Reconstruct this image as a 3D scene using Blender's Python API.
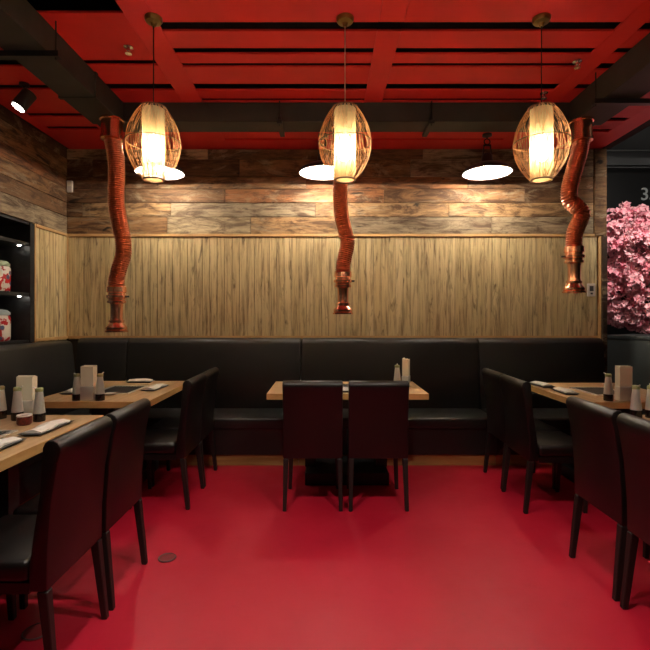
import bpy, bmesh, math, random
from mathutils import Vector, Matrix
R = math.radians
rnd = random.Random(7)
for o in list(bpy.data.objects):
    bpy.data.objects.remove(o)
S = bpy.context.scene
COL = S.collection

# ---------------------------------------------------------------- camera, world, exposure
cam_d = bpy.data.cameras.new('camera')
cam = bpy.data.objects.new('camera', cam_d); COL.objects.link(cam)
cam.location = (0, 0, 1.35); cam.rotation_euler = (R(90), 0, 0)
cam_d.sensor_width = 36; cam_d.lens = 25.53; cam_d.shift_y = -0.01385
cam_d.clip_start = .02; cam_d.clip_end = 60
S.camera = cam
W = bpy.data.worlds.new('world'); S.world = W; W.use_nodes = True
W.node_tree.nodes['Background'].inputs[0].default_value = (1.0, .86, .72, 1)
W.node_tree.nodes['Background'].inputs[1].default_value = .03
S.view_settings.view_transform = 'Standard'; S.view_settings.look = 'None'
S.view_settings.gamma = 1; S.view_settings.use_curve_mapping = False
S.view_settings.exposure = 1.95
EGG_W, EGG_E, CAP_W, SPOT_W, TREE_W = 92, 1.0, 14, 30, 60          # pendant bulb watts, shade glow, enamel lamp watts, added fill spot watts

# ---------------------------------------------------------------- materials
def lin(c): return tuple(((v/255)/12.92 if v/255 <= .04045 else ((v/255+.055)/1.055)**2.4) for v in c)
class NT:
    def __init__(s, name):
        s.m = bpy.data.materials.new(name); s.m.use_nodes = True
        s.t = s.m.node_tree; s.b = s.t.nodes['Principled BSDF']
    def n(s, typ, **kw):
        x = s.t.nodes.new(typ)
        for k, v in kw.items():
            if k.startswith('i_'): x.inputs[k[2:].replace('_', ' ')].default_value = v
            else: setattr(x, k, v)
        return x
    def l(s, a, b): s.t.links.new(a, b)
    def ramp(s, src, stops):
        r = s.n('ShaderNodeValToRGB'); s.l(src, r.inputs[0])
        e = r.color_ramp.elements
        while len(e) < len(stops): e.new(.5)
        for k, (p, c) in enumerate(stops):
            e[k].position = p; e[k].color = (*c, 1) if len(c) == 3 else c
        return r.outputs[0]
    def coords(s, scale=(1, 1, 1), rand=False, kind='Object'):
        tc = s.n('ShaderNodeTexCoord'); mp = s.n('ShaderNodeMapping'); mp.inputs['Scale'].default_value = scale
        s.l(tc.outputs[kind], mp.inputs[0])
        if rand:
            oi = s.n('ShaderNodeObjectInfo'); mu = s.n('ShaderNodeVectorMath', operation='MULTIPLY')
            cb = s.n('ShaderNodeCombineXYZ')
            for k in range(3): s.l(oi.outputs['Random'], cb.inputs[k])
            s.l(cb.outputs[0], mu.inputs[0]); mu.inputs[1].default_value = (37, 53, 71)
            s.l(mu.outputs[0], mp.inputs['Location'])
        return mp.outputs[0]
    def noise(s, vec, scale, detail=4, rough=.6, dist=0):
        x = s.n('ShaderNodeTexNoise'); s.l(vec, x.inputs['Vector'])
        x.inputs['Scale'].default_value = scale; x.inputs['Detail'].default_value = detail
        x.inputs['Roughness'].default_value = rough; x.inputs['Distortion'].default_value = dist
        return x.outputs[0]
    def mix(s, f, a, b, mode='MIX'):
        x = s.n('ShaderNodeMix', data_type='RGBA', blend_type=mode)
        for k, v in ((0, f), (6, a), (7, b)):
            if hasattr(v, 'links'): s.l(v, x.inputs[k])
            else: x.inputs[k].default_value = v if k == 0 else (*v, 1)
        return x.outputs[2]
    def bump(s, src, strength=.2, dist=.01):
        x = s.n('ShaderNodeBump'); x.inputs['Strength'].default_value = strength; x.inputs['Distance'].default_value = dist
        s.l(src, x.inputs['Height']); s.l(x.outputs[0], s.b.inputs['Normal'])
def plain(name, col, rough=.5, metal=0, spec=.5, nscale=0, namt=.15, bump=0, coat=0):
    N = NT(name); b = N.b
    b.inputs['Base Color'].default_value = (*col, 1); b.inputs['Roughness'].default_value = rough
    b.inputs['Metallic'].default_value = metal; b.inputs['Specular IOR Level'].default_value = spec
    b.inputs['Coat Weight'].default_value = coat
    if nscale:
        v = N.coords(); z = N.noise(v, nscale)
        N.l(N.mix(N.ramp(z, [(.35, (0, 0, 0)), (.65, (1, 1, 1))]), tuple(c*(1-namt) for c in col), tuple(min(1, c*(1+namt)) for c in col)), b.inputs['Base Color'])
        if bump: N.bump(z, bump, .004)
    return N.m
def emit(name, col, strength):
    N = NT(name); b = N.b
    b.inputs['Base Color'].default_value = (*col, 1)
    b.inputs['Emission Color'].default_value = (*col, 1); b.inputs['Emission Strength'].default_value = strength
    return N.m
M = {}
# red sealed concrete floor
N = NT('red_floor'); v = N.coords()
a = N.noise(v, 1.3, 5); c = N.noise(v, 9, 5, .65)
col = N.mix(N.ramp(a, [(.3, (0, 0, 0)), (.7, (1, 1, 1))]), lin((170, 14, 40)), lin((180, 26, 50)))
col = N.mix(N.ramp(c, [(.58, (0, 0, 0)), (.8, (.35, .35, .35))]), col, lin((146, 22, 38)))
N.l(col, N.b.inputs['Base Color'])
rr = N.ramp(N.noise(v, 3.5, 6, .7), [(.3, (.36, .36, .36)), (.7, (.52, .52, .52))]); N.l(rr, N.b.inputs['Roughness'])
N.b.inputs['Specular IOR Level'].default_value = .45
N.bump(N.noise(v, 26, 3), .05, .004); M['floor'] = N.m
# painted red ceiling boards
N = NT('red_board'); v = N.coords((1, 1, 1), True)
N.l(N.mix(N.ramp(N.noise(v, 3, 4), [(.3, (0, 0, 0)), (.7, (1, 1, 1))]), lin((206, 38, 36)), lin((218, 46, 44))), N.b.inputs['Base Color'])
N.b.inputs['Roughness'].default_value = .55; M['red'] = N.m
# reclaimed planks: the object colour is the board's own tone; grain runs along the local X axis
def plank_mat(name, axis):
    N = NT(name); sc = (1.1, 16, 16) if axis == 0 else (16, 1.1, 16)
    v = N.coords(sc, True); v2 = N.coords((.9, 3, 3) if axis == 0 else (3, .9, 3), True)
    oi = N.n('ShaderNodeObjectInfo')
    g = N.noise(v, 2.6, 10, .78, .9); bl = N.noise(v2, 3.0, 7, .7, 1.0)
    colr = N.mix(N.ramp(g, [(.34, (0, 0, 0)), (.47, (.7, .7, .7)), (.62, (1, 1, 1))]), lin((30, 19, 12)), oi.outputs['Color'])
    colr = N.mix(N.ramp(bl, [(.44, (0, 0, 0)), (.6, (.85, .85, .85))]), colr, lin((66, 41, 25)))
    gy = N.noise(v2, 1.9, 8, .75, 1.5)
    colr = N.mix(N.ramp(gy, [(.53, (0, 0, 0)), (.66, (.55, .55, .55))]), colr, lin((172, 154, 126)))
    kn = N.noise(N.coords((3, 7, 7) if axis == 0 else (7, 3, 7), True), 1.6, 3, .5, .6)
    colr = N.mix(N.ramp(kn, [(.26, (.9, .9, .9)), (.33, (0, 0, 0))]), colr, lin((26, 16, 10)))
    N.l(colr, N.b.inputs['Base Color']); N.b.inputs['Roughness'].default_value = .72
    N.b.inputs['Specular IOR Level'].default_value = .3
    N.bump(g, .5, .006); return N.m
M['plank'] = plank_mat('reclaimed_plank', 0); M['plank_y'] = plank_mat('reclaimed_plank_side', 1)
# pale vertical panelling
N = NT('pale_panel'); v = N.coords((24, 24, 1.5), True); v2 = N.coords((9, 9, 1.6), True)
g = N.noise(v, 1.5, 7, .68, .4); k = N.noise(v2, 1.7, 4, .6, 1.2)
oi = N.n('ShaderNodeObjectInfo')
base = N.mix(oi.outputs['Random'], lin((198, 174, 126)), lin((214, 192, 144)))
col = N.mix(N.ramp(g, [(.3, (1, 1, 1)), (.52, (.12, .12, .12)), (.65, (0, 0, 0))]), base, lin((104, 80, 50)))
col = N.mix(N.ramp(k, [(.30, (.8, .8, .8)), (.42, (0, 0, 0))]), col, lin((78, 56, 34)))
N.l(col, N.b.inputs['Base Color']); N.b.inputs['Roughness'].default_value = .5; N.bump(g, .12, .003); M['panel'] = N.m
def wood(name, c1, c2, sc, rough=.42):
    N = NT(name); v = N.coords(sc); g = N.noise(v, 1.6, 6, .6, .5)
    N.l(N.mix(N.ramp(g, [(.3, (0, 0, 0)), (.7, (1, 1, 1))]), c1, c2), N.b.inputs['Base Color'])
    N.b.inputs['Roughness'].default_value = rough; return N.m
M['trim'] = wood('trim_wood', lin((176, 134, 84)), lin((206, 164, 108)), (3, 3, 3))
M['table'] = wood('table_wood', lin((168, 132, 92)), lin((196, 162, 120)), (14, 1.2, 14))
M['table_x'] = wood('table_wood_x', lin((168, 132, 92)), lin((196, 162, 120)), (1.2, 14, 14))
M['edge'] = wood('table_edge', lin((186, 140, 84)), lin((206, 162, 104)), (5, 5, 20))
M['plinth'] = wood('plinth_wood', lin((150, 108, 60)), lin((178, 134, 80)), (2, 2, 20))
# upholstery
N = NT('black_leather'); v = N.coords(); z = N.noise(v, 220, 2)
N.b.inputs['Base Color'].default_value = (.016, .0145, .014, 1); N.b.inputs['Roughness'].default_value = .42
N.bump(z, .12, .002); M['vinyl'] = N.m
N = NT('chair_leather'); v = N.coords(); z = N.noise(v, 240, 2)
N.b.inputs['Base Color'].default_value = (.0042, .0024, .0023, 1); N.b.inputs['Roughness'].default_value = .4
N.bump(z, .12, .002); M['leather'] = N.m
M['leg'] = plain('dark_leg', (.010, .007, .006), .5)
M['steel_black'] = plain('black_steel', (.012, .012, .012), .5)
M['duct'] = plain('duct_paint', lin((50, 48, 43)), .6, nscale=4, namt=.2)
M['void'] = plain('void_black', (.006, .005, .005), .9)
M['shelf'] = plain('shelf_black', (.016, .016, .017), .5, nscale=14, namt=.3)
M['mall'] = plain('dark_facade', (.010, .0105, .0115), .55)
M['mallgrey'] = plain('facade_grey', (.12, .125, .13), .5)
M['rail'] = plain('facade_rail', (.4, .42, .42), .5)
M['plaster'] = plain('wall_core', (.05, .035, .025), .8)
M['darkfloor'] = plain('dark_tile', (.03, .03, .032), .4)
N = NT('copper'); v = N.coords(); z = N.noise(v, 9, 3)
N.l(N.mix(z, lin((244, 166, 126)), lin((250, 190, 156))), N.b.inputs['Base Color'])
N.b.inputs['Metallic'].default_value = 1; N.b.inputs['Roughness'].default_value = .24; M['copper'] = N.m
M['copper_hose'] = plain('copper_hose', lin((222, 152, 122)), .33, 1, nscale=40, namt=.2)
M['brass'] = plain('aged_brass', lin((150, 132, 78)), .3, 1)
M['chrome'] = plain('chrome', (.72, .71, .68), .22, 1)
M['steel'] = plain('brushed_steel', (.9, .87, .80), .3, .7)
M['rattan'] = plain('rattan', lin((176, 128, 84)), .55)
M['rattan_dark'] = plain('rattan_dark', lin((112, 78, 50)), .55)
M['cord'] = plain('cord_black', (.01, .01, .01), .6)
M['cord_pale'] = plain('cord_pale', lin((190, 170, 150)), .5)
M['enamel'] = plain('enamel_black', (.012, .012, .012), .35)
M['enamel_in'] = plain('enamel_white', (.85, .84, .8), .4)
M['paper'] = plain('napkin_paper', lin((240, 234, 208)), .8)
M['cloth'] = plain('napkin_cloth', lin((222, 216, 206)), .85, nscale=40, namt=.06)
M['plate'] = plain('plate_black', (.02, .02, .022), .35)
M['plate_w'] = plain('plate_white', lin((220, 214, 202)), .3)
M['sauce'] = plain('dark_sauce', (.012, .007, .006), .2)
M['chili'] = plain('chili', lin((92, 30, 20)), .35, nscale=60, namt=.6)
M['greencap'] = plain('green_cap', lin((160, 166, 116)), .45)
M['plastic'] = plain('white_plastic', lin((214, 208, 196)), .45)
M['greyplastic'] = plain('grey_plastic', lin((70, 70, 70)), .4)
M['grill'] = plain('grill_iron', (.11, .105, .10), .4, .5)
M['bark'] = plain('bark', lin((70, 46, 34)), .85, nscale=20, namt=.4)
M['scuff'] = plain('floor_cover_red', lin((122, 34, 40)), .4)
M['box'] = plain('cabinet_grey', (.05, .06, .06), .5)
M['led'] = emit('led_strip', (1, .93, .8), 12.0)
M['bulb'] = emit('bulb_glow', (1, .9, .72), 30.0)
M['spotglow'] = emit('spot_glow', (1, .94, .82), 12.0)
M['digits'] = emit('lit_digits', (.32, .33, .32), .05)
N = NT('jar_glaze'); v = N.coords((1, 1, 1), True)
vo = N.n('ShaderNodeTexVoronoi'); N.l(v, vo.inputs['Vector']); vo.inputs['Scale'].default_value = 11
w = N.noise(v, 9, 3)
col = N.mix(N.ramp(w, [(.5, (0, 0, 0)), (.53, (1, 1, 1))]), lin((226, 214, 200)), lin((196, 44, 48)))
col = N.mix(N.ramp(vo.outputs['Distance'], [(.2, (1, 1, 1)), (.26, (0, 0, 0))]), col, lin((92, 96, 120)))
N.l(col, N.b.inputs['Base Color']); N.b.inputs['Roughness'].default_value = .2; M['jar'] = N.m
M['jarlid'] = plain('jar_lid', lin((186, 196, 160)), .3)
M['jarlid2'] = plain('jar_lid_grey', lin((170, 184, 182)), .3)
N = NT('blossom_pink'); oi = N.n('ShaderNodeObjectInfo'); v = N.coords(); z = N.noise(v, 30, 2)
c0 = N.mix(oi.outputs['Random'], lin((232, 132, 156)), lin((250, 190, 200)))
N.l(N.mix(N.ramp(z, [(.4, (0, 0, 0)), (.7, (.7, .7, .7))]), c0, lin((253, 220, 222))), N.b.inputs['Base Color'])
N.b.inputs['Roughness'].default_value = .7
N.b.inputs['Subsurface Weight'].default_value = 0; M['blossom'] = N.m
# paper shade: thin translucent paper around a lamp, it glows
N = NT('shade_paper'); b = N.b
b.inputs['Base Color'].default_value = (.62, .50, .28, 1); b.inputs['Roughness'].default_value = .8
tr = N.n('ShaderNodeBsdfTranslucent'); tr.inputs[0].default_value = (.62, .46, .22, 1)
mx = N.n('ShaderNodeMixShader'); mx.inputs[0].default_value = .45
out = N.t.nodes['Material Output']; N.l(b.outputs[0], mx.inputs[1]); N.l(tr.outputs[0], mx.inputs[2])
b.inputs['Emission Color'].default_value = (1, .74, .36, 1); b.inputs['Emission Strength'].default_value = EGG_E*.1
tp = N.n('ShaderNodeBsdfTransparent'); tp.inputs[0].default_value = (1, .93, .80, 1)
mx2 = N.n('ShaderNodeMixShader'); mx2.inputs[0].default_value = .5
N.l(mx.outputs[0], mx2.inputs[1]); N.l(tp.outputs[0], mx2.inputs[2]); N.l(mx2.outputs[0], out.inputs[0]); M['shade'] = N.m

# ---------------------------------------------------------------- mesh helpers
class MB:
    def __init__(s): s.v = []; s.f = []
    def add(s, vs, fs):
        o = len(s.v); s.v += [tuple(p) for p in vs]; s.f += [tuple(i+o for i in f) for f in fs]; return s
    def box(s, x0, x1, y0, y1, z0, z1):
        return s.hexa([(x0, y0, z0), (x1, y0, z0), (x1, y1, z0), (x0, y1, z0)], [(x0, y0, z1), (x1, y0, z1), (x1, y1, z1), (x0, y1, z1)])
    def hexa(s, a, b):
        return s.add(list(a)+list(b), [(3, 2, 1, 0), (4, 5, 6, 7), (0, 1, 5, 4), (1, 2, 6, 5), (2, 3, 7, 6), (3, 0, 4, 7)])
    def bar(s, p, q, w, h=None):
        p, q = Vector(p), Vector(q); h = h or w; d = (q-p).normalized()
        up = Vector((0, 0, 1)) if abs(d.z) < .95 else Vector((0, 1, 0))
        a = d.cross(up).normalized()*w/2; c = a.cross(d).normalized()*h/2
        return s.hexa([p-a-c, p+a-c, p+a+c, p-a+c], [q-a-c, q+a-c, q+a+c, q-a+c])
    def prism_x(s, prof, x0, x1):
        n = len(prof)
        vs = [(x0, y, z) for y, z in prof]+[(x1, y, z) for y, z in prof]
        fs = [(i, i+n, (i+1) % n+n, (i+1) % n) for i in range(n)]+[tuple(range(n)), tuple(range(2*n-1, n-1, -1))]
        return s.add(vs, fs)
    def prism_z(s, prof, z0, z1):
        n = len(prof)
        vs = [(x, y, z0) for x, y in prof]+[(x, y, z1) for x, y in prof]
        fs = [(i, (i+1) % n, (i+1) % n+n, i+n) for i in range(n)]+[tuple(range(n-1, -1, -1)), tuple(range(n, 2*n))]
        return s.add(vs, fs)
    def lathe(s, prof, c=(0, 0, 0), seg=24, cap=True):
        n = len(prof); vs = []; fs = []
        for r, z in prof:
            for k in range(seg):
                a = 2*math.pi*k/seg; vs.append((c[0]+r*math.cos(a), c[1]+r*math.sin(a), c[2]+z))
        for i in range(n-1):
            for k in range(seg):
                k2 = (k+1) % seg; fs.append((i*seg+k, i*seg+k2, (i+1)*seg+k2, (i+1)*seg+k))
        if cap: fs += [tuple(range(seg-1, -1, -1)), tuple((n-1)*seg+k for k in range(seg))]
        return s.add(vs, fs)
    def tube(s, pts, rad, seg=8, closed=False, cap=True):
        pts = [Vector(p) for p in pts]; n = len(pts)
        rad = rad if isinstance(rad, (list, tuple)) else [rad]*n
        vs = []; fs = []; a = None
        for i, p in enumerate(pts):
            if closed: d = pts[(i+1) % n]-pts[i-1]
            else: d = pts[min(i+1, n-1)]-pts[max(i-1, 0)]
            d.normalize()
            if a is None:
                a = d.cross(Vector((0, 0, 1)));
                if a.length < .1: a = Vector((1, 0, 0))
            a = (a-d*a.dot(d)).normalized(); b = d.cross(a)
            for k in range(seg):
                t = 2*math.pi*k/seg; vs.append(p+(a*math.cos(t)+b*math.sin(t))*rad[i])
        for i in range(n if closed else n-1):
            j = (i+1) % n
            for k in range(seg):
                k2 = (k+1) % seg; fs.append((i*seg+k, i*seg+k2, j*seg+k2, j*seg+k))
        if cap and not closed: fs += [tuple(range(seg-1, -1, -1)), tuple((n-1)*seg+k for k in range(seg))]
        return s.add(vs, fs)
    def mesh(s, name, bevel=0, bseg=2):
        me = bpy.data.meshes.new(name); bm = bmesh.new()
        vs = [bm.verts.new(p) for p in s.v]
        for f in s.f:
            try: bm.faces.new([vs[i] for i in f])
            except ValueError: pass
        bmesh.ops.recalc_face_normals(bm, faces=bm.faces)
        if bevel:
            es = [e for e in bm.edges if len(e.link_faces) == 2 and e.calc_face_angle(0) > .5]
            bmesh.ops.bevel(bm, geom=es, offset=bevel, segments=bseg, profile=.5, affect='EDGES', clamp_overlap=True)
        bm.to_mesh(me); bm.free(); return me
    def build(s, name, mat, parent=None, loc=(0, 0, 0), rz=0, bevel=0, smooth=False, bseg=2):
        me = s.mesh(name, bevel, bseg); return put(name, me, mat, parent, loc, rz, smooth)
def put(name, me, mat, parent=None, loc=(0, 0, 0), rz=0, smooth=False):
    if mat and not me.materials: me.materials.append(M[mat])
    if smooth:
        me.shade_smooth(); me.set_sharp_from_angle(angle=R(38))
    o = bpy.data.objects.new(name, me); COL.objects.link(o); o.parent = parent
    o.location = loc; o.rotation_euler = (0, 0, rz); return o
def thing(name, label, cat, loc=(0, 0, 0), rz=0, group=None):
    o = bpy.data.objects.new(name, None); COL.objects.link(o); o.empty_display_size = .05
    o.location = loc; o.rotation_euler = (0, 0, rz); return tag(o, label, cat, group)
def tag(o, label, cat, group=None):
    o['label'] = label; o['category'] = cat
    if group: o['group'] = group
    return o
def struct(o, label=None):
    o['kind'] = 'structure'
    if label: o['label'] = label
    return o
def kids(o): return [c for c in COL.objects if c.parent is o]
def dup(root, loc, rz=None, label=None, group=None):
    c = root.copy(); COL.objects.link(c); c.location = loc
    if rz is not None: c.rotation_euler = (0, 0, rz)
    if label: c['label'] = label
    if group: c['group'] = group
    for k in kids(root):
        k2 = k.copy(); COL.objects.link(k2); k2.parent = c
        for g in kids(k):
            g2 = g.copy(); COL.objects.link(g2); g2.parent = k2
    return c
def lamp(name, parent, loc, watts, col, radius):
    d = bpy.data.lights.new(name, 'POINT'); d.energy = watts; d.color = col; d.shadow_soft_size = radius
    o = bpy.data.objects.new(name, d); COL.objects.link(o); o.parent = parent; o.location = loc; return o

# ---------------------------------------------------------------- the room
WX, WY, RX, CZ = -2.714, 4.85, 2.95, 3.105       # left wall, back wall, right end of the back wall, ceiling boards
struct(MB().box(-3.4, 3.05, -3.2, 5.1, -.12, 0).build('floor', 'floor'), 'red sealed concrete floor')
struct(MB().box(3.05, 9, -3.2, 9, -.12, -.002).build('floor', 'darkfloor'), 'dark tiled floor beyond the room')
ceil = struct(MB().box(-3.4, 3.0, -3.2, 5.1, 3.36, 3.46).build('ceiling', 'void'), 'red slotted board ceiling under a black void')
struct(MB().box(3.0, 9, -3.2, 9, 5.2, 5.3).build('ceiling', 'mall'), 'high dark ceiling beyond the room')
wb = struct(MB().box(-3.2, RX-.012, WY+.02, WY+.16, 0, 3.36).build('wall_back', 'plaster'), 'back wall with reclaimed planks over pale panelling')
wl = struct(MB().box(-3.25, -3.13, -3.2, WY+.02, 0, 3.36).box(-3.13, WX-.02, 4.31, WY+.02, 0, 3.36)
    .box(-3.13, WX-.02, -3.2, 4.31, 2.215, 3.36).box(-3.13, WX-.02, -3.2, 1.2, 0, 2.215).box(-3.13, WX-.02, 1.2, 4.31, 0, 1.10).build('wall_left', 'plaster'), 'left wall with reclaimed planks above a shelf niche')
struct(MB().box(-3.2, 9, -3.3, -3.2, 0, 3.46).build('wall_front', 'plaster'))
struct(MB().box(9, 9.1, -3.3, 9, 0, 5.3).build('wall_right', 'mall'))

# ceiling boards between open slots, per bay, and the strips that run towards the back wall
def boards(x0, x1, slots, y0=-3.1, y1=4.86):
    e = [y0]
    for a, c in sorted(slots): e += [a, c]
    e.append(y1)
    for a, c in zip(e[0::2], e[1::2]):
        if c-a < .01: continue
        MB().box(-(x1-x0)/2, (x1-x0)/2, -(c-a)/2, (c-a)/2, 0, .014).build('ceiling_board', 'red', ceil, ((x0+x1)/2, (a+c)/2, CZ))
near = [(-2.4, -2.32), (-1.5, -1.42), (-.7, -.62), (.3, .37), (.85, .92), (1.35, 1.41), (1.85, 1.93), (2.3, 2.36)]
mid = near+[(2.753, 2.84), (3.02, 3.09), (3.20, 3.25), (3.485, 3.585), (3.72, 3.77), (4.3, 4.36), (4.56, 4.6)]
boards(-1.0, .32, mid); boards(.47, 1.78, mid)
boards(-1.95, -1.17, near[:-1]+[(2.45, 2.67), (3.163, 3.227), (3.485, 3.585), (4.03, 4.09), (4.29, 4.35)])
boards(-2.60, -2.12, near[:-1]+[(2.45, 2.6), (3.16, 3.24), (3.50, 3.57), (3.99, 4.06), (4.27, 4.34)])
boards(1.92, 2.22, near+[(2.76, 2.84), (3.02, 3.09), (3.2, 3.29), (3.49, 3.58)])
boards(2.37, 2.70, near+[(2.76, 2.84), (3.49, 3.57), (4.08, 4.15), (4.33, 4.40)])
for x0, x1, ys in ((-2.69, -2.602, -3.1), (-2.118, -1.952, -3.1), (-1.168, -1.002, -3.1), (.322, .468, 2.842), (1.782, 1.918, -3.1), (2.222, 2.368, -3.1), (2.702, 2.90, -3.1)):
    MB().box(-(x1-x0)/2, (x1-x0)/2, 0, 4.86-ys, 0, .014).build('ceiling_strip', 'red', ceil, ((x0+x1)/2, ys, CZ))
MB().box(.322, .468, -3.1, 2.751, CZ, CZ+.014).build('ceiling_strip', 'red', ceil)
MB().box(2.905, 2.995, -3.1, 4.86, CZ, 3.36).build('ceiling_fascia', 'void', ceil)

# reclaimed planks on the back wall: rows with (right end, tone)
T = {'D': (124, 90, 60), 'M': (150, 110, 72), 'R': (158, 104, 64), 'G': (160, 140, 112), 'L': (204, 180, 142), 'K': (98, 72, 50), 'T': (176, 138, 96)}
rows = [
 (2.999, 3.103, [(-1.23, 'L'), (.25, 'D'), (1.03, 'D'), (2.25, 'G'), (2.82, 'G')]),
 (2.815, 2.995, [(-2.44, 'K'), (-.9, 'D'), (.9, 'M'), (2.2, 'G'), (2.60, 'M'), (2.82, 'G')]),
 (2.688, 2.811, [(-1.75, 'D'), (-.2, 'M'), (1.5, 'R'), (2.82, 'D')]),
 (2.541, 2.684, [(-1.05, 'D'), (.62, 'R'), (2.1, 'M'), (2.82, 'D')]),
 (2.392, 2.537, [(-2.55, 'M'), (-1.62, 'T'), (-.1, 'G'), (1.3, 'T'), (2.82, 'T')]),
 (2.214, 2.388, [(-1.66, 'M'), (-.78, 'L'), (.2, 'T'), (1.75, 'G'), (2.82, 'G')])]
def plank(name, x0, x1, y, z0, z1, tone, mat, parent, axis):
    j = rnd.uniform(-.006, .006)
    L2 = (x1-x0)/2-.0015; h = (z1-z0)/2
    m = MB().box(-L2, L2, -.012+j*.6, .014, -h, h) if axis == 0 else MB().box(-.014, .012+j*.6, -L2, L2, -h, h)
    o = m.build(name, mat, parent, ((x0+x1)/2, y, (z0+z1)/2) if axis == 0 else (y, (x0+x1)/2, (z0+z1)/2), bevel=.003, bseg=1)
    c = T[tone]; k = rnd.uniform(.88, 1.12); o.color = (*[v*k for v in lin(c)], 1)
for z0, z1, segs in rows:
    x = WX
    for xe, t in segs:
        plank('plank', x, xe, WY+.004, z0, z1, t, 'plank', wb, 0); x = xe
    y = WY-.014; tones = 'DKMDGMDR'
    k = rnd.randrange(8)
    while y > -3.0:
        L_ = rnd.uniform(1.0, 2.1); y2 = max(y-L_, -3.1)
        plank('plank', y2, y, WX-.004, z0, z1, tones[k % 8], 'plank_y', wl, 1); y = y2; k += 1
# dark post that closes the right end of the wall
po = MB().box(2.825, 2.948, WY-.03, WY+.018, 2.19, 3.103).build('end_post', 'plank', wb, bevel=.004); po.color = (*lin((116, 84, 52)), 1)
po = MB().box(2.898, 2.948, WY-.04, WY+.018, 0, 2.188).build('end_post', 'plank', wb, bevel=.004); po.color = (*lin((52, 38, 28)), 1)
MB().box(RX-.010, RX, WY+.02, WY+.16, 0, 3.10).build('end_cap', 'steel_black', wb)
# pale panelling, strip by strip
sw = .0782; me_strip = MB().box(-sw/2+.0012, sw/2-.0012, -.010, .016, 0, 1.075).mesh('panel_strip', .0025, 1)
x = WX+.018+sw/2; n = int((2.868-WX-.018)/sw)
for k in range(n+1):
    xx = WX+.018+sw*(k+.5)
    if xx+sw/2 > 2.872: break
    put('panel_strip', me_strip, 'panel', wb, (xx, WY+.003, 1.105))
me_s2 = MB().box(-.016, .010, -sw/2+.0012, sw/2-.0012, 0, 1.075).mesh('panel_strip', .0025, 1)
for k in range(7):
    put('panel_strip', me_s2, 'panel', wl, (WX-.003, WY-.012-sw*(k+.5), 1.105))
def trim(n, x0, x1, y0, y1, z0, z1, parent): MB().box(x0, x1, y0, y1, z0, z1).build(n, 'trim', parent, bevel=.003)
trim('panel_trim', WX+.01, 2.896, WY-.02, WY+.015, 2.182, 2.212, wb)
trim('panel_trim', WX+.01, 2.872, WY-.016, WY+.015, 1.112, 1.142, wb)
trim('panel_trim', 2.872, 2.896, WY-.02, WY+.015, 1.10, 2.182, wb)
trim('corner_trim', WX-.008, WX+.019, WY-.019, WY+.015, 1.112, 2.182, wb)
trim('panel_trim', WX-.012, WX+.02, 4.305, WY-.02, 2.182, 2.212, wl)
trim('panel_trim', WX-.012, WX+.018, 4.305, WY-.02, 1.112, 1.142, wl)
trim('panel_trim', WX-.012, WX+.018, 4.284, 4.304, 1.10, 2.212, wl)

# ---------------------------------------------------------------- ducts under the ceiling
d = thing('ventilation_duct', 'dark long box duct running to back wall above left tables', 'duct', (0, 0, 2.92))
MB().box(-1.90, -1.65, -3.0, 3.775, 0, .18).build('duct_body', 'duct', d, bevel=.004, bseg=1)
for y in (1.6, 2.72):
    b = MB().box(-2.3, -1.575, y, y+.045, -.035, -.002).build('support_strut', 'steel_black', d)
    for xx in (-2.28, -1.60): MB().tube([(xx, y+.02, -.05), (xx, y+.02, .183)], .005, 6).build('threaded_rod', 'steel_black', b)
for y in (.9, 2.1, 3.3): MB().box(-1.91, -1.64, y, y+.03, -.008, .18).build('duct_flange', 'duct', d)
d = thing('ventilation_duct', 'dark box duct crossing in front of plank wall under red boards', 'duct', (0, 0, 2.945))
MB().box(-1.90, 2.26, 3.78, 4.0, 0, .158).build('duct_body', 'duct', d, bevel=.004, bseg=1)
for xx in (-.37, .87):
    b = MB().box(xx-.02, xx+.02, 3.745, 4.03, -.03, -.002).build('support_strut', 'steel_black', d)
    MB().tube([(xx, 3.757, -.045), (xx, 3.757, .158)], .005, 6).build('threaded_rod', 'steel_black', b)
    MB().lathe([(.018, 0), (.018, .02), (.01, .045), (.006, .06)], (xx, 3.757, -.002), 8).build('rod_nut', 'steel_black', b)
d = thing('ventilation_duct', 'dark shallow box duct running to back wall above right tables', 'duct', (0, 0, 2.91))
MB().box(2.0, 2.26, -3.0, 3.775, 0, .19).build('duct_body', 'duct', d, bevel=.004, bseg=1)
for y in (1.7, 3.3):
    b = MB().box(1.93, 2.42, y, y+.045, -.035, -.002).build('support_strut', 'steel_black', d)
    for xx in (1.95, 2.39): MB().tube([(xx, y+.02, -.05), (xx, y+.02, .193)], .005, 6).build('threaded_rod', 'steel_black', b)

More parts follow.
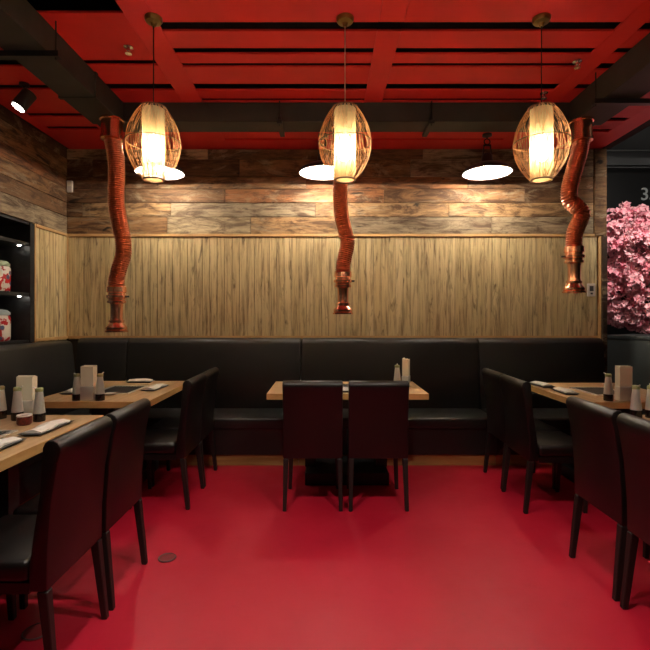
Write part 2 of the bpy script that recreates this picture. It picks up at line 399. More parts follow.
# ---------------------------------------------------------------- benches along the walls
def cushion_back(x0, x1, parent, name='backrest'):
    # profile in y,z for the back bench (front face towards -y)
    pr = [(4.575, .42), (4.585, .75), (4.62, 1.085), (4.64, 1.112), (4.67, 1.125), (4.80, 1.125), (4.838, 1.10), (4.838, .42)]
    return MB().prism_x(pr, x0+.003, x1-.003).build(name, 'vinyl', parent, bevel=.014, smooth=True)
def seat_pad(x0, x1, parent):
    return MB().box(x0+.002, x1-.002, 4.13, 4.60, .33, .435).build('seat', 'vinyl', parent, bevel=.022, smooth=True, bseg=3)
bn = [('black padded bench between the wall corner and middle seam, under pale panelling', -1.98, -.24),
      ('black padded bench behind the middle table', -.24, 1.54),
      ('black padded bench ending beside the pink blossom tree', 1.54, 2.80)]
for lab, x0, x1 in bn:
    t = thing('bench_seat', lab, 'bench', (0, 0, 0), 0, 'wall bench sections')
    cushion_back(x0, x1, t); seat_pad(x0, x1, t)
    MB().box(x0+.002, x1-.002, 4.15, 4.838, .10, .33).build('bench_body', 'vinyl', t)
    MB().box(x0+.002, x1-.002, 4.165, 4.838, 0.0, .10).build('plinth', 'plinth', t)
t = thing('bench_seat', 'short black corner section of the wall bench', 'bench', (0, 0, 0), 0, 'wall bench sections')
cushion_back(-2.49, -1.98, t); MB().box(-2.452, -1.982, 4.13, 4.60, .33, .435).build('seat', 'vinyl', t, bevel=.022, smooth=True)
MB().box(-2.698, -1.982, 4.15, 4.838, .10, .33).build('bench_body', 'vinyl', t)
MB().box(-2.698, -1.982, 4.165, 4.838, 0, .10).build('plinth', 'plinth', t)
# left bench: the same profile turned along the left wall
t = thing('bench_seat', 'black padded bench along the left wall below the shelf niche', 'bench', (0, 0, 0), 0, 'wall bench sections')
prL = [(-2.455, .42), (-2.46, .75), (-2.495, 1.075), (-2.51, 1.098), (-2.55, 1.108), (-2.66, 1.108), (-2.697, 1.09), (-2.697, .42)]
for y0, y1 in ((.6, 2.45), (2.45, 4.565)):
    m = MB(); n_ = len(prL)
    m.add([(x, y0+.003, z) for x, z in prL]+[(x, y1-.003, z) for x, z in prL],
          [(i, i+n_, (i+1) % n_+n_, (i+1) % n_) for i in range(n_)]+[tuple(range(n_)), tuple(range(2*n_-1, n_-1, -1))])
    m.build('backrest', 'vinyl', t, bevel=.014, smooth=True)
    MB().box(-2.452, -2.0, y0+.002, min(y1, 4.125)-.002, .33, .435).build('seat', 'vinyl', t, bevel=.022, smooth=True)
MB().box(-2.697, -2.02, .6, 4.125, .10, .33).build('bench_body', 'vinyl', t)
MB().box(-2.697, -2.035, .6, 4.125, 0, .10).build('plinth', 'plinth', t)

# ---------------------------------------------------------------- black shelf niche with jars
t = thing('shelf_unit', 'black built-in shelf unit with lit compartments in left wall', 'shelf', (0, 0, 1.11))
X0, X1, Y0, Y1 = -3.115, -2.70, 1.22, 4.282
MB().box(X0, X0+.015, Y0, Y1, 0, 1.095).build('back_panel', 'shelf', t)
for ya, yb in ((Y1-.06, Y1), (2.75, 2.79), (Y0, Y0+.04)): MB().box(X0+.016, X1, ya, yb, 0, 1.095).build('side_panel', 'shelf', t)
for zz, th in ((0, .02), (.42, .03), (.88, .03), (1.075, .02)):
    for ya, yb in ((2.791, Y1-.061), (Y0+.041, 2.749)):
        sh = MB().box(X0+.016, X1-.01, ya, yb, zz, zz+th).build('shelf_board', 'shelf', t)
        if zz in (.42, .88): [MB().lathe([(.012, -.006), (.014, -.001)], (X1-.06, yy, zz), 12).build('puck_light', 'led', sh) for yy in (yb-.06, (ya+yb)/2, ya+.06)]
def jar(label, loc, lid):
    j = thing('storage_jar', label, 'jar', loc, rnd.uniform(0, 6), 'jars in the shelf niche')
    MB().lathe([(.098, 0), (.108, .01), (.112, .04), (.112, .20), (.106, .22), (.092, .228)], seg=28).build('jar_body', 'jar', j, smooth=True)
    MB().lathe([(.094, .226), (.108, .23), (.108, .25), (.085, .27), (.03, .28), (.022, .29), (.026, .305), (.012, .312)], seg=28).build('lid', lid, j, smooth=True)
jar('floral ceramic jar with pale green lid on upper shelf', (-2.88, 4.03, 1.561), 'jarlid')
jar('floral ceramic jar with grey-blue lid on lower shelf', (-2.88, 4.03, 1.131), 'jarlid2')

# ---------------------------------------------------------------- tables
def table(label, x0, x1, y0, y1, along_y=True):
    cx, cy = (x0+x1)/2, (y0+y1)/2; hx, hy = (x1-x0)/2, (y1-y0)/2
    t = thing('dining_table', label, 'table', (cx, cy, 0), 0, 'grill dining tables')
    mat = 'table' if along_y else 'table_x'
    g = (.15, .20) if along_y else (.20, .15)
    top = MB()      # top as four pieces round the grill cut-out
    top.box(-hx+.004, hx-.004, -hy+.004, -g[1], .706, .75).box(-hx+.004, hx-.004, g[1], hy-.004, .706, .75)
    top.box(-hx+.004, -g[0], -g[1], g[1], .706, .75).box(g[0], hx-.004, -g[1], g[1], .706, .75)
    top.build('tabletop', mat, t)
    for a in ((-hx, hx, -hy, -hy+.004), (-hx, hx, hy-.004, hy), (-hx, -hx+.004, -hy+.004, hy-.004), (hx-.004, hx, -hy+.004, hy-.004)):
        MB().box(*a, .706, .7505).build('edge_band', 'edge', t)
    w = .018
    fr = MB().box(-g[0], g[0], -g[1], -g[1]+w, .70, .756).box(-g[0], g[0], g[1]-w, g[1], .70, .756).box(-g[0], -g[0]+w, -g[1]+w, g[1]-w, .70, .756).box(g[0]-w, g[0], -g[1]+w, g[1]-w, .70, .756)
    gf = fr.build('grill_frame', 'steel', t)
    MB().box(-g[0]+.001, g[0]-.001, -g[1]+.001, g[1]-.001, .60, .699).build('grill_tray', 'grill', gf)
    nb = 11
    for k in range(nb):
        u = -g[0]+w+(2*g[0]-2*w)*(k+.5)/nb
        MB().bar((u, -g[1]+w, .748), (u, g[1]-w, .748), .008).build('grate_bar', 'grill', gf)
    for s in (-1, 1):
        if along_y: MB().box(-.06, .06, s*.30-.045, s*.30+.045, .10, .704).build('column', 'steel_black', t)
        else: MB().box(s*.295-.045, s*.295+.045, -.06, .06, .10, .704).build('column', 'steel_black', t)
    if along_y: MB().box(-.19, .19, -.34, .34, 0, .10).build('base', 'steel_black', t, bevel=.008)
    else: MB().box(-.335, .335, -.22, .24, 0, .10).build('base', 'steel_black', t, bevel=.008)
    return t
table('pale wood grill table by the black shelf niche corner', -2.08, -1.24, 3.22, 4.26)
table('pale wood grill table beside the left wall with red sauce pot', -2.16, -1.34, 1.62, 2.79)
table('pale wood grill table with two chairs seen from behind', -.45, .80, 3.55, 4.22, False)
table('pale wood grill table beside the dark cabinet and blossom tree', 1.77, 2.62, 3.2, 4.14)
table('pale wood grill table with green-capped bottles, mostly hidden by chairs', 1.78, 2.62, 1.66, 2.80)

# ---------------------------------------------------------------- chairs
def make_chair():
    t = thing('dining_chair', 'x', 'chair', (0, 0, 0), 0, 'black leather dining chairs')
    pr = [(.046, .355), (.044, .50), (.030, .68), (.006, .82), (-.004, .856), (-.004, .876), (.006, .893), (.022, .902), (.040, .902), (.055, .893), (.063, .876), (.064, .855),
          (.075, .70), (.098, .55), (.112, .44), (.112, .355)]
    MB().prism_x(pr, -.208, .208).build('backrest', 'leather', t, bevel=.012, smooth=True, bseg=2)
    MB().box(-.208, .208, .114, .485, .385, .465).build('seat', 'leather', t, bevel=.024, smooth=True, bseg=3)
    MB().box(-.20, .20, .114, .475, .345, .384).build('seat_frame', 'leather', t)
    for s in (-1, 1):
        MB().hexa([(s*.195-.013, .014, 0), (s*.195+.013, .014, 0), (s*.195+.013, .040, 0), (s*.195-.013, .040, 0)],
                  [(s*.188-.018, .046, .354), (s*.188+.018, .046, .354), (s*.188+.018, .084, .354), (s*.188-.018, .084, .354)]).build('leg', 'leg', t, bevel=.003, bseg=1)
        MB().hexa([(s*.188-.013, .424, 0), (s*.188+.013, .424, 0), (s*.188+.013, .45, 0), (s*.188-.013, .45, 0)],
                  [(s*.176-.018, .43, .344), (s*.176+.018, .43, .344), (s*.176+.018, .466, .344), (s*.176-.018, .466, .344)]).build('leg', 'leg', t, bevel=.003, bseg=1)
    return t
ch = make_chair()
spots = [
 (-.085, 3.165, 0, 'black leather chair at middle table, on its shelf niche side'),
 (.372, 3.165, 0, 'black leather chair at middle table, on its blossom tree side'),
 (-.955, 1.865, 90, 'large black leather chair at table with red sauce pot, farther from back wall'),
 (-.955, 2.318, 90, 'black leather chair at table with red sauce pot, nearer to back wall'),
 (-.93, 3.415, 90, 'black leather chair at corner table, the one farther from back wall'),
 (-.93, 3.84, 90, 'black leather chair at corner table, the one nearer to back wall'),
 (1.355, 1.935, -90, 'black leather chair at table with green-capped bottles, farther from back wall'),
 (1.355, 2.385, -90, 'black leather chair at table with green-capped bottles, nearer to back wall'),
 (1.345, 3.35, -90, 'black leather chair at blossom tree table, farther from back wall'),
 (1.355, 3.785, -90, 'black leather chair at blossom tree table, nearer to back wall')]
for k, (x, y, a, lab) in enumerate(spots):
    if k == 0: ch.location = (x, y, 0); ch.rotation_euler = (0, 0, R(a)); ch['label'] = lab
    else: dup(ch, (x, y, 0), R(a), lab)

# ---------------------------------------------------------------- copper extraction pipes
def catmull(pts, n=14):
    P = [pts[0]]+list(pts)+[pts[-1]]; out = []
    for i in range(1, len(P)-2):
        p0, p1, p2, p3 = [Vector(q) for q in P[i-1:i+3]]
        for k in range(n):
            t = k/n; out.append(.5*((2*p1)+(-p0+p2)*t+(2*p0-5*p1+4*p2-p3)*t*t+(-p0+3*p1-3*p2+p3)*t**3))
    out.append(Vector(pts[-1])); return out
def resample(pts, step):
    out = [pts[0]]; acc = 0
    for a, b in zip(pts, pts[1:]):
        L_ = (b-a).length; t = step-acc
        while t <= L_: out.append(a+(b-a)*(t/L_)); t += step
        acc = L_-(t-step)
    out.append(pts[-1]); return out
def pipe(label, ztop, path, zbot, knob=1):
    # path: world points of the flexible hose from the top collar to the lower coupling
    xb, yb = path[-1][0], path[-1][1]
    t = thing('extraction_pipe', label, 'exhaust pipe', (xb, yb, zbot), 0, 'copper extraction pipes over the tables')
    loc = [Vector(p)-Vector((xb, yb, zbot)) for p in path]
    c = loc[0]
    MB().lathe([(.092, .0), (.092, -.012), (.082, -.016), (.080, -.13), (.086, -.135), (.086, -.16), (.07, -.165)], (c.x, c.y, ztop-zbot), 28).build('collar', 'copper', t, smooth=True)
    pts = resample(catmull(loc), .0042)
    rad = [.059+.0055*math.cos(2*math.pi*i/4) for i in range(len(pts))]
    MB().tube(pts, rad, 20, cap=False).build('flexible_hose', 'copper_hose', t, smooth=False)
    zc = loc[-1].z
    cp = MB().lathe([(.062, zc+.03), (.073, zc+.02), (.074, zc-.02), (.064, zc-.026), (.064, zc-.04), (.078, zc-.046), (.078, zc-.064), (.064, zc-.07), (.062, zc-.085), (.071, zc-.09), (.071, zc-.105), (.05, zc-.112)], seg=28).build('coupling', 'copper', t, smooth=True)
    MB().tube([(knob*.07, 0, zc-.055), (knob*.098, 0, zc-.055)], .008, 10).build('valve_knob', 'steel_black', cp)
    MB().lathe([(.05, zc-.112), (.047, zc-.14), (.046, .12), (.05, .095)], seg=28).build('tube', 'copper', t, smooth=True)
    MB().lathe([(.05, .097), (.058, .094), (.058, .08), (.052, .076), (.066, .055), (.080, .038), (.080, .022), (.074, .018), (.086, .012), (.086, 0), (.07, 0), (.05, .06), (.03, .07)], seg=28, cap=False).build('bell_mouth', 'copper', t, smooth=True)
    return t
pipe('copper extraction pipe with gentle bend over the corner table', 2.919,
     [(-1.70, 3.68, 2.77), (-1.668, 3.68, 2.6), (-1.665, 3.68, 2.42), (-1.668, 3.68, 2.27), (-1.645, 3.68, 2.12), (-1.612, 3.68, 1.96), (-1.610, 3.68, 1.84), (-1.640, 3.68, 1.74), (-1.662, 3.68, 1.65), (-1.664, 3.68, 1.56)], 1.222, 1)
pipe('copper extraction pipe over the middle table', 2.944,
     [(.14, 3.9, 2.80), (.135, 3.9, 2.55), (.128, 3.9, 2.36), (.140, 3.9, 2.20), (.175, 3.9, 2.05), (.190, 3.9, 1.96), (.170, 3.9, 1.86), (.152, 3.9, 1.78), (.152, 3.9, 1.70)], 1.365, 1)
pipe('copper extraction pipe with sharp kink over the blossom tree table', 2.909,
     [(2.05, 3.69, 2.76), (2.035, 3.69, 2.66), (1.995, 3.69, 2.52), (1.955, 3.69, 2.36), (1.965, 3.69, 2.27), (2.025, 3.69, 2.215), (2.055, 3.69, 2.165), (2.025, 3.69, 2.08), (1.994, 3.69, 2.0), (1.993, 3.69, 1.88)], 1.535, -1)

# ---------------------------------------------------------------- egg pendants
def prof_r(u):      # u 0 bottom .. 1 top of the woven egg
    return .056*(1-u)+.072*u + .091*math.sin(math.pi*u**.95)**.85 if 0 < u < 1 else (.056 if u <= 0 else .072)
def make_egg():
    t = thing('pendant_lamp', 'x', 'lamp', (0, 0, 0), 0, 'woven egg pendant lamps')   # origin at the ceiling
    z0, z1 = -.955, -.53
    MB().lathe([(.052, -.001), (.052, -.012), (.044, -.026), (.018, -.032), (.012, -.05)], seg=24).build('canopy', 'brass', t, smooth=True)
    MB().tube([(0, 0, -.045), (0, 0, z1+.01)], .0032, 6).build('cable', 'cord', t)
    H_ = z1-z0
    ribs = MB(); NR = 34
    for fam in (-1, 1):
        for k in range(NR):
            a0 = 2*math.pi*(k+(.5 if fam > 0 else 0))/NR; pts = []
            for i in range(15):
                u = i/14; a = a0+fam*(.30*(u-.5)+.06*math.sin(6.28*u*2+k*2.1)); r = prof_r(u)
                pts.append((r*math.cos(a), r*math.sin(a), z0+H_*u))
            ribs.tube(pts, .0013, 3, cap=False)
    cg = ribs.build('woven_cage', 'rattan', t); cg['kind'] = 'stuff'
    def ring(z, r, w): return MB().tube([(r*math.cos(2*math.pi*k/40), r*math.sin(2*math.pi*k/40), z) for k in range(40)], w, 6, closed=True).build('cage_ring', 'rattan_dark', t, smooth=True)
    ring(z0, .058, .005); ring(z1, .073, .004); ring(z0+H_*.52, prof_r(.52)+.001, .0028)
    n = 48; vs = []; fs = []
    for z in (z0+.012, z1-.008):
        for k in range(2*n):
            a = math.pi*k/n; r = .0635 if k % 2 else .059; vs.append((r*math.cos(a), r*math.sin(a), z))
    if True:
        for k in range(2*n): k2 = (k+1) % (2*n); fs.append((k, k2, 2*n+k2, 2*n+k))
    MB().add(vs, fs).build('paper_shade', 'shade', t)
    MB().lathe([(.052, 0), (.052, .003)], (0, 0, z0+.004), 28).build('shade_bottom', 'shade', t)
    MB().lathe([(.02, .08), (.02, .04), (.034, .0), (.036, -.03), (.02, -.06), (.004, -.066)], (0, 0, z0+.18), 16).build('bulb', 'bulb', t, smooth=True)
    MB().tube([(0, 0, z0+.26), (0, 0, z1+.012)], .014, 8).build('lamp_holder', 'cord', t)
    for a in (0, 2.09, 4.19): MB().bar((.014*math.cos(a), .014*math.sin(a), z1), (.072*math.cos(a), .072*math.sin(a), z1), .004).build('spider_arm', 'rattan_dark', t)
    return t
egg = make_egg()
lampspots = [(-1.01, 2.715, 'egg-shaped woven pendant lamp in front of the gently bent copper pipe'),
             (.118, 2.715, 'egg-shaped woven pendant lamp in front of the middle copper pipe'),
             (1.275, 2.715, 'egg-shaped woven pendant lamp beside the kinked copper pipe')]
for y in (.7,):  # extra pendant row added out of view, fill light for the front
    for x in (-1.1, .12, 1.3): lampspots.append((x, y, 'added unseen egg pendant for fill light, second row from back wall, %s' % {-1.1: 'over shelf niche side', .12: 'over the aisle', 1.3: 'over blossom tree side'}[x]))
for k, (x, y, lab) in enumerate(lampspots):
    if k == 0: e = egg; e.location = (x, y, CZ); e['label'] = lab
    else: e = dup(egg, (x, y, CZ), None, lab)
    if k == 1:
        for c in kids(e):
            if c.name.startswith('cable'):
                c.data = c.data.copy(); c.data.materials.clear(); c.data.materials.append(M['cord_pale'])
    lamp('egg_bulb_light', e, (0, 0, -.80), EGG_W, (1, .91, .80), .03)

# ---------------------------------------------------------------- black enamel lamps by the plank wall
def make_cap():
    t = thing('enamel_lamp', 'x', 'lamp', (0, 0, 0), 0, 'black enamel lamps along the plank wall')   # origin at the ceiling
    zb = -.378
    MB().lathe([(.228, zb), (.230, zb+.006), (.205, zb+.045), (.13, zb+.082), (.062, zb+.10), (.055, zb+.12), (.05, zb+.17), (.035, zb+.19), (.012, zb+.195)], seg=36, cap=False).build('shade', 'enamel', t, smooth=True)
    MB().lathe([(.226, zb+.002), (.200, zb+.040), (.126, zb+.076), (.05, zb+.092), (.002, zb+.094)], seg=36, cap=False).build('shade_lining', 'enamel_in', t, smooth=True)
    MB().lathe([(.02, .085), (.03, .06), (.045, .02), (.03, -.02), (.004, -.03)], (0, 0, zb+.03), 16).build('bulb', 'bulb', t, smooth=True)
    for s in (-1, 1): MB().bar((s*.045, 0, zb+.15), (s*.03, 0, zb+.27), .008, .014).build('yoke_arm', 'enamel', t)
    MB().bar((-.036, 0, zb+.27), (.036, 0, zb+.27), .014).build('yoke_bar', 'enamel', t)
    MB().tube([(.028*math.cos(2*math.pi*k/20), 0, zb+.305+.028*math.sin(2*math.pi*k/20)) for k in range(20)], .006, 6, closed=True).build('hook_ring', 'enamel', t, smooth=True)
    MB().tube([(0, 0, zb+.33), (0, 0, -.01)], .007, 8).build('stem', 'enamel', t)
    MB().lathe([(.045, -.001), (.045, -.02), (.015, -.03)], seg=20).build('ceiling_rose', 'enamel', t, smooth=True)
    return t
cap = make_cap()
for k, (x, lab) in enumerate([(-1.594, 'black enamel lamp with white inside, partly behind an egg pendant by the corner'),
                              (-.02, 'black enamel lamp with white inside, nearest to the middle copper pipe'),
                              (1.565, 'black enamel lamp with white inside, fully in view on its hook')]):
    if k == 0: e = cap; e.location = (x, 4.45, CZ); e['label'] = lab
    else: e = dup(cap, (x, 4.45, CZ), None, lab)
    lamp('enamel_bulb_light', e, (0, 0, -.363), CAP_W, (1, .90, .76), .03)

# ---------------------------------------------------------------- spotlight on the ceiling, plus added fill spots out of view
def spotlight(label, loc, aim, watts, size=70, group='black spotlights'):
    t = thing('spotlight', label, 'spotlight', loc, 0, group)
    MB().lathe([(.035, -.001), (.035, -.02), (.012, -.024)], seg=16).build('mount', 'steel_black', t, smooth=True)
    MB().tube([(0, 0, -.02), (0, 0, -.08)], .008, 8).build('stem', 'steel_black', t)
    ax = Vector(aim).normalized(); c0 = Vector((0, 0, -.125))
    MB().tube([c0-ax*.075, c0-ax*.07, c0+ax*.075], [.045, .052, .052], 20).build('housing', 'steel_black', t, smooth=True)
    MB().tube([c0+ax*.076, c0+ax*.079], .043, 20).build('lens', 'spotglow', t)
    sd = bpy.data.lights.new('spot_beam', 'SPOT'); sd.energy = watts; sd.spot_size = R(size); sd.spot_blend = .7; sd.color = (1, .91, .80); sd.shadow_soft_size = .05
    so = bpy.data.objects.new('spot_beam', sd); COL.objects.link(so); so.parent = t; so.location = c0+ax*.09; so.rotation_euler = ax.to_track_quat('-Z', 'Y').to_euler()
spotlight('black cylinder spotlight under ceiling above the shelf niche', (-2.27, 3.48, CZ), (-.42, -.30, -.86), 14, 60)
spotlight('added unseen fill spotlight pointing down at the aisle, nearer to the shelf niche', (-.7, 1.55, CZ), (.1, .12, -1), SPOT_W, 100)  # this aisle pair is added out of view to brighten the floor
spotlight('added unseen fill spotlight pointing down at the aisle, nearer to the blossom tree', (.8, 1.55, CZ), (-.1, .12, -1), SPOT_W, 100)
spotlight('added unseen fill spotlight beyond the wall end, pointing at the blossom tree', (3.2, 3.3, 3.3), (.33, .9, -.42), TREE_W, 80)  # added out of view to brighten the blossoms
spotlight('added unseen fill spotlight beyond the wall end, pointing at the storefront', (5.0, 5.4, 5.19), (.1, 2, -1.4), 26, 100)  # added out of view to lift the dark facade
# sprinkler heads
def sprinkler(lab, x, y):
    t = thing('sprinkler', lab, 'sprinkler', (x, y, CZ), 0, 'ceiling sprinkler heads')
    MB().lathe([(.03, -.001), (.03, -.006), (.012, -.010), (.012, -.03)], seg=16).build('escutcheon', 'chrome', t, smooth=True)
    MB().lathe([(.006, -.028), (.006, -.045), (.022, -.046), (.022, -.049)], seg=12).build('deflector', 'chrome', t)
sprinkler('small chrome sprinkler head beside the long left duct', -1.28, 3.0)
sprinkler('small chrome sprinkler head beside the right shallow duct', 1.735, 3.17)
sprinkler('small chrome sprinkler head right before the crossing duct', 1.72, 3.62)

# wall devices
t = thing('wall_controller', 'white wall controller with small dark display on pale panelling', 'switch', (2.79, WY-.008, 1.555))
MB().box(-.042, .042, -.018, 0, 0, .135).build('casing', 'plastic', t, bevel=.006); MB().box(-.02, .02, -.0195, -.0185, .055, .11).build('display', 'greyplastic', t)
MB().box(-.012, .012, -.021, -.0185, .02, .04).build('button', 'greyplastic', t)
t = thing('motion_sensor', 'small white box on the planks in the wall corner', 'sensor', (WX+.045, WY-.012, 2.645))
MB().box(-.03, .03, -.03, 0, 0, .12).build('casing', 'plastic', t, bevel=.008); MB().box(-.02, .02, -.0325, -.0305, .06, .10).build('lens', 'paper', t)

# ---------------------------------------------------------------- things on the tables
TZ = .7505
def make_bottle():
    t = thing('sauce_bottle', 'x', 'bottle', (0, 0, 0), 0, 'tapered sauce bottles')
    MB().lathe([(.030, 0), (.032, .006), (.031, .046)], seg=18).build('sauce_base', 'sauce', t, smooth=True)
    MB().lathe([(.031, .047), (.029, .07), (.023, .13), (.019, .165), (.018, .168)], seg=18).build('bottle_body', 'steel', t, smooth=True)
    MB().lathe([(.021, .169), (.021, .185), (.016, .190)], seg=14).build('cap', 'greencap', t, smooth=True)
    MB().tube([(.012, 0, .185), (.03, 0, .196)], .004, 6).build('spout', 'steel', t)
    return t
bt = make_bottle()
blist = [(-1.775, 2.66, 'tapered steel sauce bottle with dark base, wall side of red sauce pot'),
 (-1.63, 2.63, 'tapered steel sauce bottle with dark base, aisle side of red sauce pot'),
 (-1.90, 2.70, 'tapered steel sauce bottle standing closest to left wall'),
 (-1.765, 3.28, 'tapered steel sauce bottle on corner table, wall side of napkin holder'),
 (-1.60, 3.28, 'tapered steel sauce bottle on corner table, aisle side of napkin holder'),
 (.605, 3.86, 'tapered steel sauce bottle on the middle table'),
 (2.01, 3.27, 'tapered steel sauce bottle with green cap on blossom tree table'),
 (1.835, 2.72, 'green-capped steel sauce bottle behind the chairs, closer to the aisle'),
 (1.925, 2.72, 'green-capped steel sauce bottle behind the chairs, farther from the aisle')]
for k, (x, y, lab) in enumerate(blist):
    if k == 0: bt.location = (x, y, TZ); bt['label'] = lab
    else: dup(bt, (x, y, TZ), rnd.uniform(0, 6), lab)
def napkins(label, x, y, rz=0, w=.1):
    t = thing('napkin_holder', label, 'napkin holder', (x, y, TZ), R(rz), 'steel napkin holders')
    h = w/2
    MB().box(-h, h, -.03, .03, 0, .10).build('holder', 'steel', t, bevel=.006, smooth=True)
    for k in range(6):
        y0 = -.026+.0087*k
        MB().box(-h+.003, h-.003, y0, y0+.0075, .1005, .235+rnd.uniform(0, .012)).build('napkin', 'paper', t, bevel=.0015, bseg=1)
napkins('steel napkin holder with upright napkins behind red sauce pot', -1.775, 2.745, 4)
napkins('steel napkin holder with upright napkins on the corner table', -1.685, 3.29, -3)
napkins('steel napkin holder with upright napkins on the middle table', .68, 3.87, 70, .085)
napkins('steel napkin holder with upright napkins on blossom tree table', 2.125, 3.28, 3)
t = thing('sauce_pot', 'small dark red sauce pot with white rim beside two bottles', 'pot', (-1.66, 2.545, TZ))
MB().lathe([(.030, 0), (.037, .008), (.038, .042), (.034, .046)], seg=20).build('pot_body', 'chili', t, smooth=True)
MB().lathe([(.034, .0465), (.038, .049), (.036, .056), (.028, .054), (.02, .05)], seg=20, cap=False).build('rim', 'plate_w', t, smooth=True)
def setting(lab_p, lab_n, x, y, a, L_=.27, W_=.11):
    p = thing('serving_plate', lab_p, 'plate', (x, y, TZ), R(a), 'black rectangular plates')
    hL, hW = L_/2, W_/2
    MB().hexa([(-hW*.7, -hL*.8, 0), (hW*.7, -hL*.8, 0), (hW*.7, hL*.8, 0), (-hW*.7, hL*.8, 0)], [(-hW, -hL, .012), (hW, -hL, .012), (hW, hL, .012), (-hW, hL, .012)]).build('plate_body', 'plate', p)
    # folded napkin: a raised ridge with slanting sides
    nW, nL = hW*.78, hL*.84
    prof = [(-nW, .0), (-nW, .006), (-nW*.3, .017), (nW*.15, .021), (nW, .008), (nW, 0)]
    m = MB(); c = len(prof)
    rowsv = []
    for j, (yy, k) in enumerate([(-nL, .75), (-nL*.4, 1), (nL*.3, 1.05), (nL, .7)]):
        rowsv.append([(xx+.012*math.sin(j*2.2), yy, zz*k) for xx, zz in prof])
    m.add([q for r_ in rowsv for q in r_], [(j*c+i, j*c+(i+1) % c, (j+1)*c+(i+1) % c, (j+1)*c+i) for j in range(3) for i in range(c)]+[tuple(range(c)), tuple(3*c+i for i in range(c))])
    nn = m.build('folded_napkin', 'cloth', None, (x, y, TZ+.0125), R(a))
    tag(nn, lab_n, 'napkin', 'folded white napkins')
setting('black plate on the sauce pot table, nearer to its bottles', 'folded white napkin on the plate nearer to the red sauce pot', -1.47, 2.44, 0, .31, .12)
setting('black plate on the sauce pot table, farther from its bottles', 'folded white napkin on the plate farther from the red sauce pot', -1.49, 2.06, 0, .31, .12)
setting('black plate beside the grill at the aisle edge of corner table', 'folded white napkin at the aisle edge of the corner table', -1.40, 3.80, -4, .30, .12)
setting('black plate on corner table lying close to the back bench', 'folded white napkin on corner table close to the back bench', -1.67, 4.17, 90, .24, .10)
setting('black plate on the wall side of the corner table', 'folded white napkin on the wall side of the corner table', -1.98, 3.62, 3, .24, .10)
setting('black plate on the middle table behind two chairs', 'folded white napkin on the middle table behind two chairs', .17, 3.655, 90, .22, .10)
setting('black plate on blossom tree table, nearer to back wall', 'folded white napkin on blossom tree table, nearer to back wall', 1.86, 3.97, 3, .27, .11)
setting('black plate on blossom tree table, farther from back wall', 'folded white napkin on blossom tree table, farther from back wall', 1.88, 3.62, -3, .27, .11)
# small white dishes by the grills
def dish(lab, x, y):
    o = MB().lathe([(.022, 0), (.034, .004), (.042, .014), (.040, .015), (.03, .007), (.002, .005)], seg=20, cap=False).build('sauce_dish', 'plate_w', None, (x, y, TZ), smooth=True)
    tag(o, lab, 'dish', 'small white sauce dishes')
dish('small white sauce dish on corner table beside its grill', -1.63, 3.50)
dish('small white sauce dish on blossom tree table beside its grill', 2.44, 3.98)

# round covers set in the floor
for lab, x, y, r_ in (('small round metal cover set in the red floor', -.88, 2.57, .05), ('larger round metal cover set in floor beside a chair leg', -1.23, 1.97, .06)):
    t = thing('floor_cover', lab, 'floor cover', (x, y, 0), 0, 'round covers in the floor')
    MB().lathe([(r_, .0005), (r_, .003), (r_*.8, .004), (.001, .004)], seg=24, cap=False).build('cover_plate', 'scuff', t, smooth=True)
    MB().tube([(r_*.9*math.cos(k*.2618), r_*.9*math.sin(k*.2618), .004) for k in range(24)], .003, 5, closed=True).build('cover_ring', 'grill', t)

# ---------------------------------------------------------------- beyond the wall: cabinet, blossom tree, storefront
t = thing('floor_cabinet', 'dark grey floor cabinet below the pink blossom tree', 'cabinet', (3.50, 5.05, 0), R(30))
MB().box(-.30, .30, -.25, .25, .06, 1.10).build('cabinet_body', 'box', t, bevel=.006)
MB().box(-.27, .27, -.22, .22, 0, .06).build('plinth', 'steel_black', t)
MB().box(-.31, .31, -.26, .26, 1.101, 1.14).build('top_board', 'box', t, bevel=.008)
for s in (-1, 1): 
    dr = MB().box(min(s*.004, s*.29), max(s*.004, s*.29), -.268, -.251, .08, 1.08).build('door', 'box', t, bevel=.003)
    MB().tube([(s*.04, -.275, .62), (s*.04, -.285, .62), (s*.04, -.285, .74), (s*.04, -.275, .74)], .006, 6).build('handle', 'chrome', dr)
t = thing('blossom_tree', 'artificial tree full of pink blossoms beyond the wall end', 'tree', (4.05, 5.75, 0))
MB().lathe([(.20, 0), (.24, .3), (.25, .42), (.22, .42), (.2, .34), (.02, .34)], seg=24, cap=False).build('planter', 'mall', t, smooth=True)
MB().tube([(0, 0, .3), (.03, .02, .7), (-.03, 0, 1.1), (.02, .03, 1.5), (0, 0, 1.9)], [.08, .07, .06, .05, .03], 10).build('trunk', 'bark', t, smooth=True)
C0 = Vector((0, 0, 1.92)); RXY, RZ = .92, .70
for k in range(9):
    a = k*2.4; e = Vector((math.cos(a)*.65, math.sin(a)*.65, 1.75+.1*(k % 5)))
    MB().tube([(0, 0, 1.15+.06*k), e*.45+Vector((0, 0, .75)), e], [.03, .022, .008], 6).build('branch', 'bark', t)
def blossom_mesh(seed):
    r_ = random.Random(seed); m = MB()
    for k in range(9):
        az = r_.uniform(0, 6.28); el = math.acos(r_.uniform(-.4, 1)); d_ = Vector((math.sin(el)*math.cos(az), math.sin(el)*math.sin(az), math.cos(el)))
        q = d_.to_track_quat('Z', 'Y'); s = r_.uniform(.026, .036); c = d_*r_.uniform(.024, .044); n = 5
        vs = [c-d_*s*.15]
        for j in range(n*2):
            a = math.pi*j/n+r_.uniform(-.1, .1); rr_ = s*(1 if j % 2 == 0 else .68)
            vs.append(c+q @ Vector((rr_*math.cos(a), rr_*math.sin(a), s*r_.uniform(.25, .6))))
        m.add(vs, [(0, 1+j, 1+(j+1) % (2*n)) for j in range(2*n)])
    return m
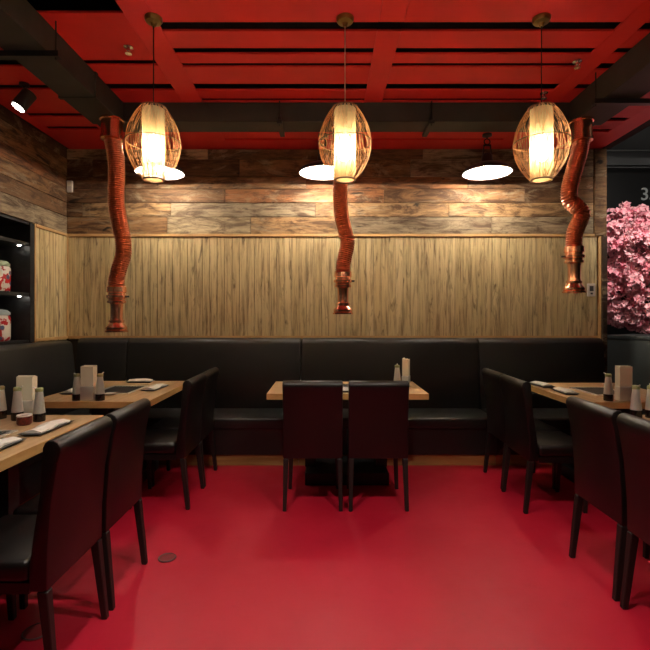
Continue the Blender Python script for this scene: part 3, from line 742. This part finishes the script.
bms = [blossom_mesh(i) for i in range(6)]; bmesh6 = [m.mesh('blossom') for m in bms]
def crown_pts(n):
    out = []
    r_ = random.Random(3)
    for i in range(n):
        z = 1-2*(i+.5)/n; a = i*2.39996; s = math.sqrt(1-z*z); j = r_.uniform(.78, 1.05)
        lump = 1+.09*math.sin(a*3+z*5)+.06*math.sin(z*11+a)
        out.append(Vector((s*math.cos(a)*RXY, s*math.sin(a)*RXY, z*RZ))*j*lump+C0)
    return out
cp_ = crown_pts(1050)
view = Vector((-4.05, -5.75, 0)).normalized()
side = Vector((-view.y, view.x, 0))
cp_.sort(key=lambda p: -((p-C0).dot(view)*1.0-abs((p-C0).dot(side)+.0)*.15 + (-(p.x))*.9))
rest = MB()
for i, p in enumerate(cp_):
    s = rnd.uniform(1.0, 1.6); q = (p-C0).to_track_quat('Z', 'Y') @ Matrix.Rotation(rnd.uniform(0, 6), 3, 'Z').to_quaternion()
    if i < 300:
        o = put('blossom', bmesh6[i % 6], 'blossom', t, p); o.rotation_mode = 'QUATERNION'; o.rotation_quaternion = q; o.scale = (s, s, s)
    else:
        m = bms[i % 6]; rest.add([p+q @ (Vector(v_)*s) for v_ in m.v], m.f)
o = rest.build('blossom_mass', 'blossom', t); o['kind'] = 'stuff'
# storefront behind
t = thing('storefront', 'dark unlit storefront with sign band and pale digits', 'storefront', (0, 7.6, 0))
MB().box(3.2, 8.9, 0, .2, 0, 5.2).build('facade', 'mall', t)
MB().box(3.4, 8.9, -.06, -.001, 3.82, 4.03).build('sign_band', 'mallgrey', t)
for z in (4.04, 3.765): MB().box(3.4, 8.9, -.09, -.002, z, z+.018).build('band_rail', 'rail' if z > 4 else 'mallgrey', t)
for x in (4.1, 5.9, 7.2): MB().box(x-.03, x+.03, -.05, -.001, 0, 3.78).build('mullion', 'mallgrey', t)
fc = bpy.data.curves.new('digits', 'FONT'); fc.body = '35'; fc.size = .29; fc.extrude = .008
fo = bpy.data.objects.new('tmp_digits', fc); COL.objects.link(fo)
dg = bpy.context.evaluated_depsgraph_get(); me = bpy.data.meshes.new_from_object(fo.evaluated_get(dg)); bpy.data.objects.remove(fo)
me.materials.clear(); o = put('digits', me, 'digits', t, (5.19, -.012, 3.26)); o.rotation_euler = (R(90), 0, 0)
# dark roof trusses over the space beyond
for lab, y in (('dark steel roof truss beyond the wall end, nearer to the storefront', 6.9), ('dark steel roof truss beyond the wall end, farther from the storefront', 5.6)):
    t = thing('roof_truss', lab, 'truss', (0, y, 4.2), 0, 'dark roof trusses')
    MB().box(3.1, 8.9, -.04, .04, .9, .98).build('top_chord', 'mallgrey', t); MB().box(3.1, 8.9, -.04, .04, .1, .18).build('bottom_chord', 'mallgrey', t)
    for k in range(7): MB().bar((3.2+.8*k, 0, .14 if k % 2 else .94), (4.0+.8*k, 0, .94 if k % 2 else .14), .05).build('web_bar', 'mallgrey', t)
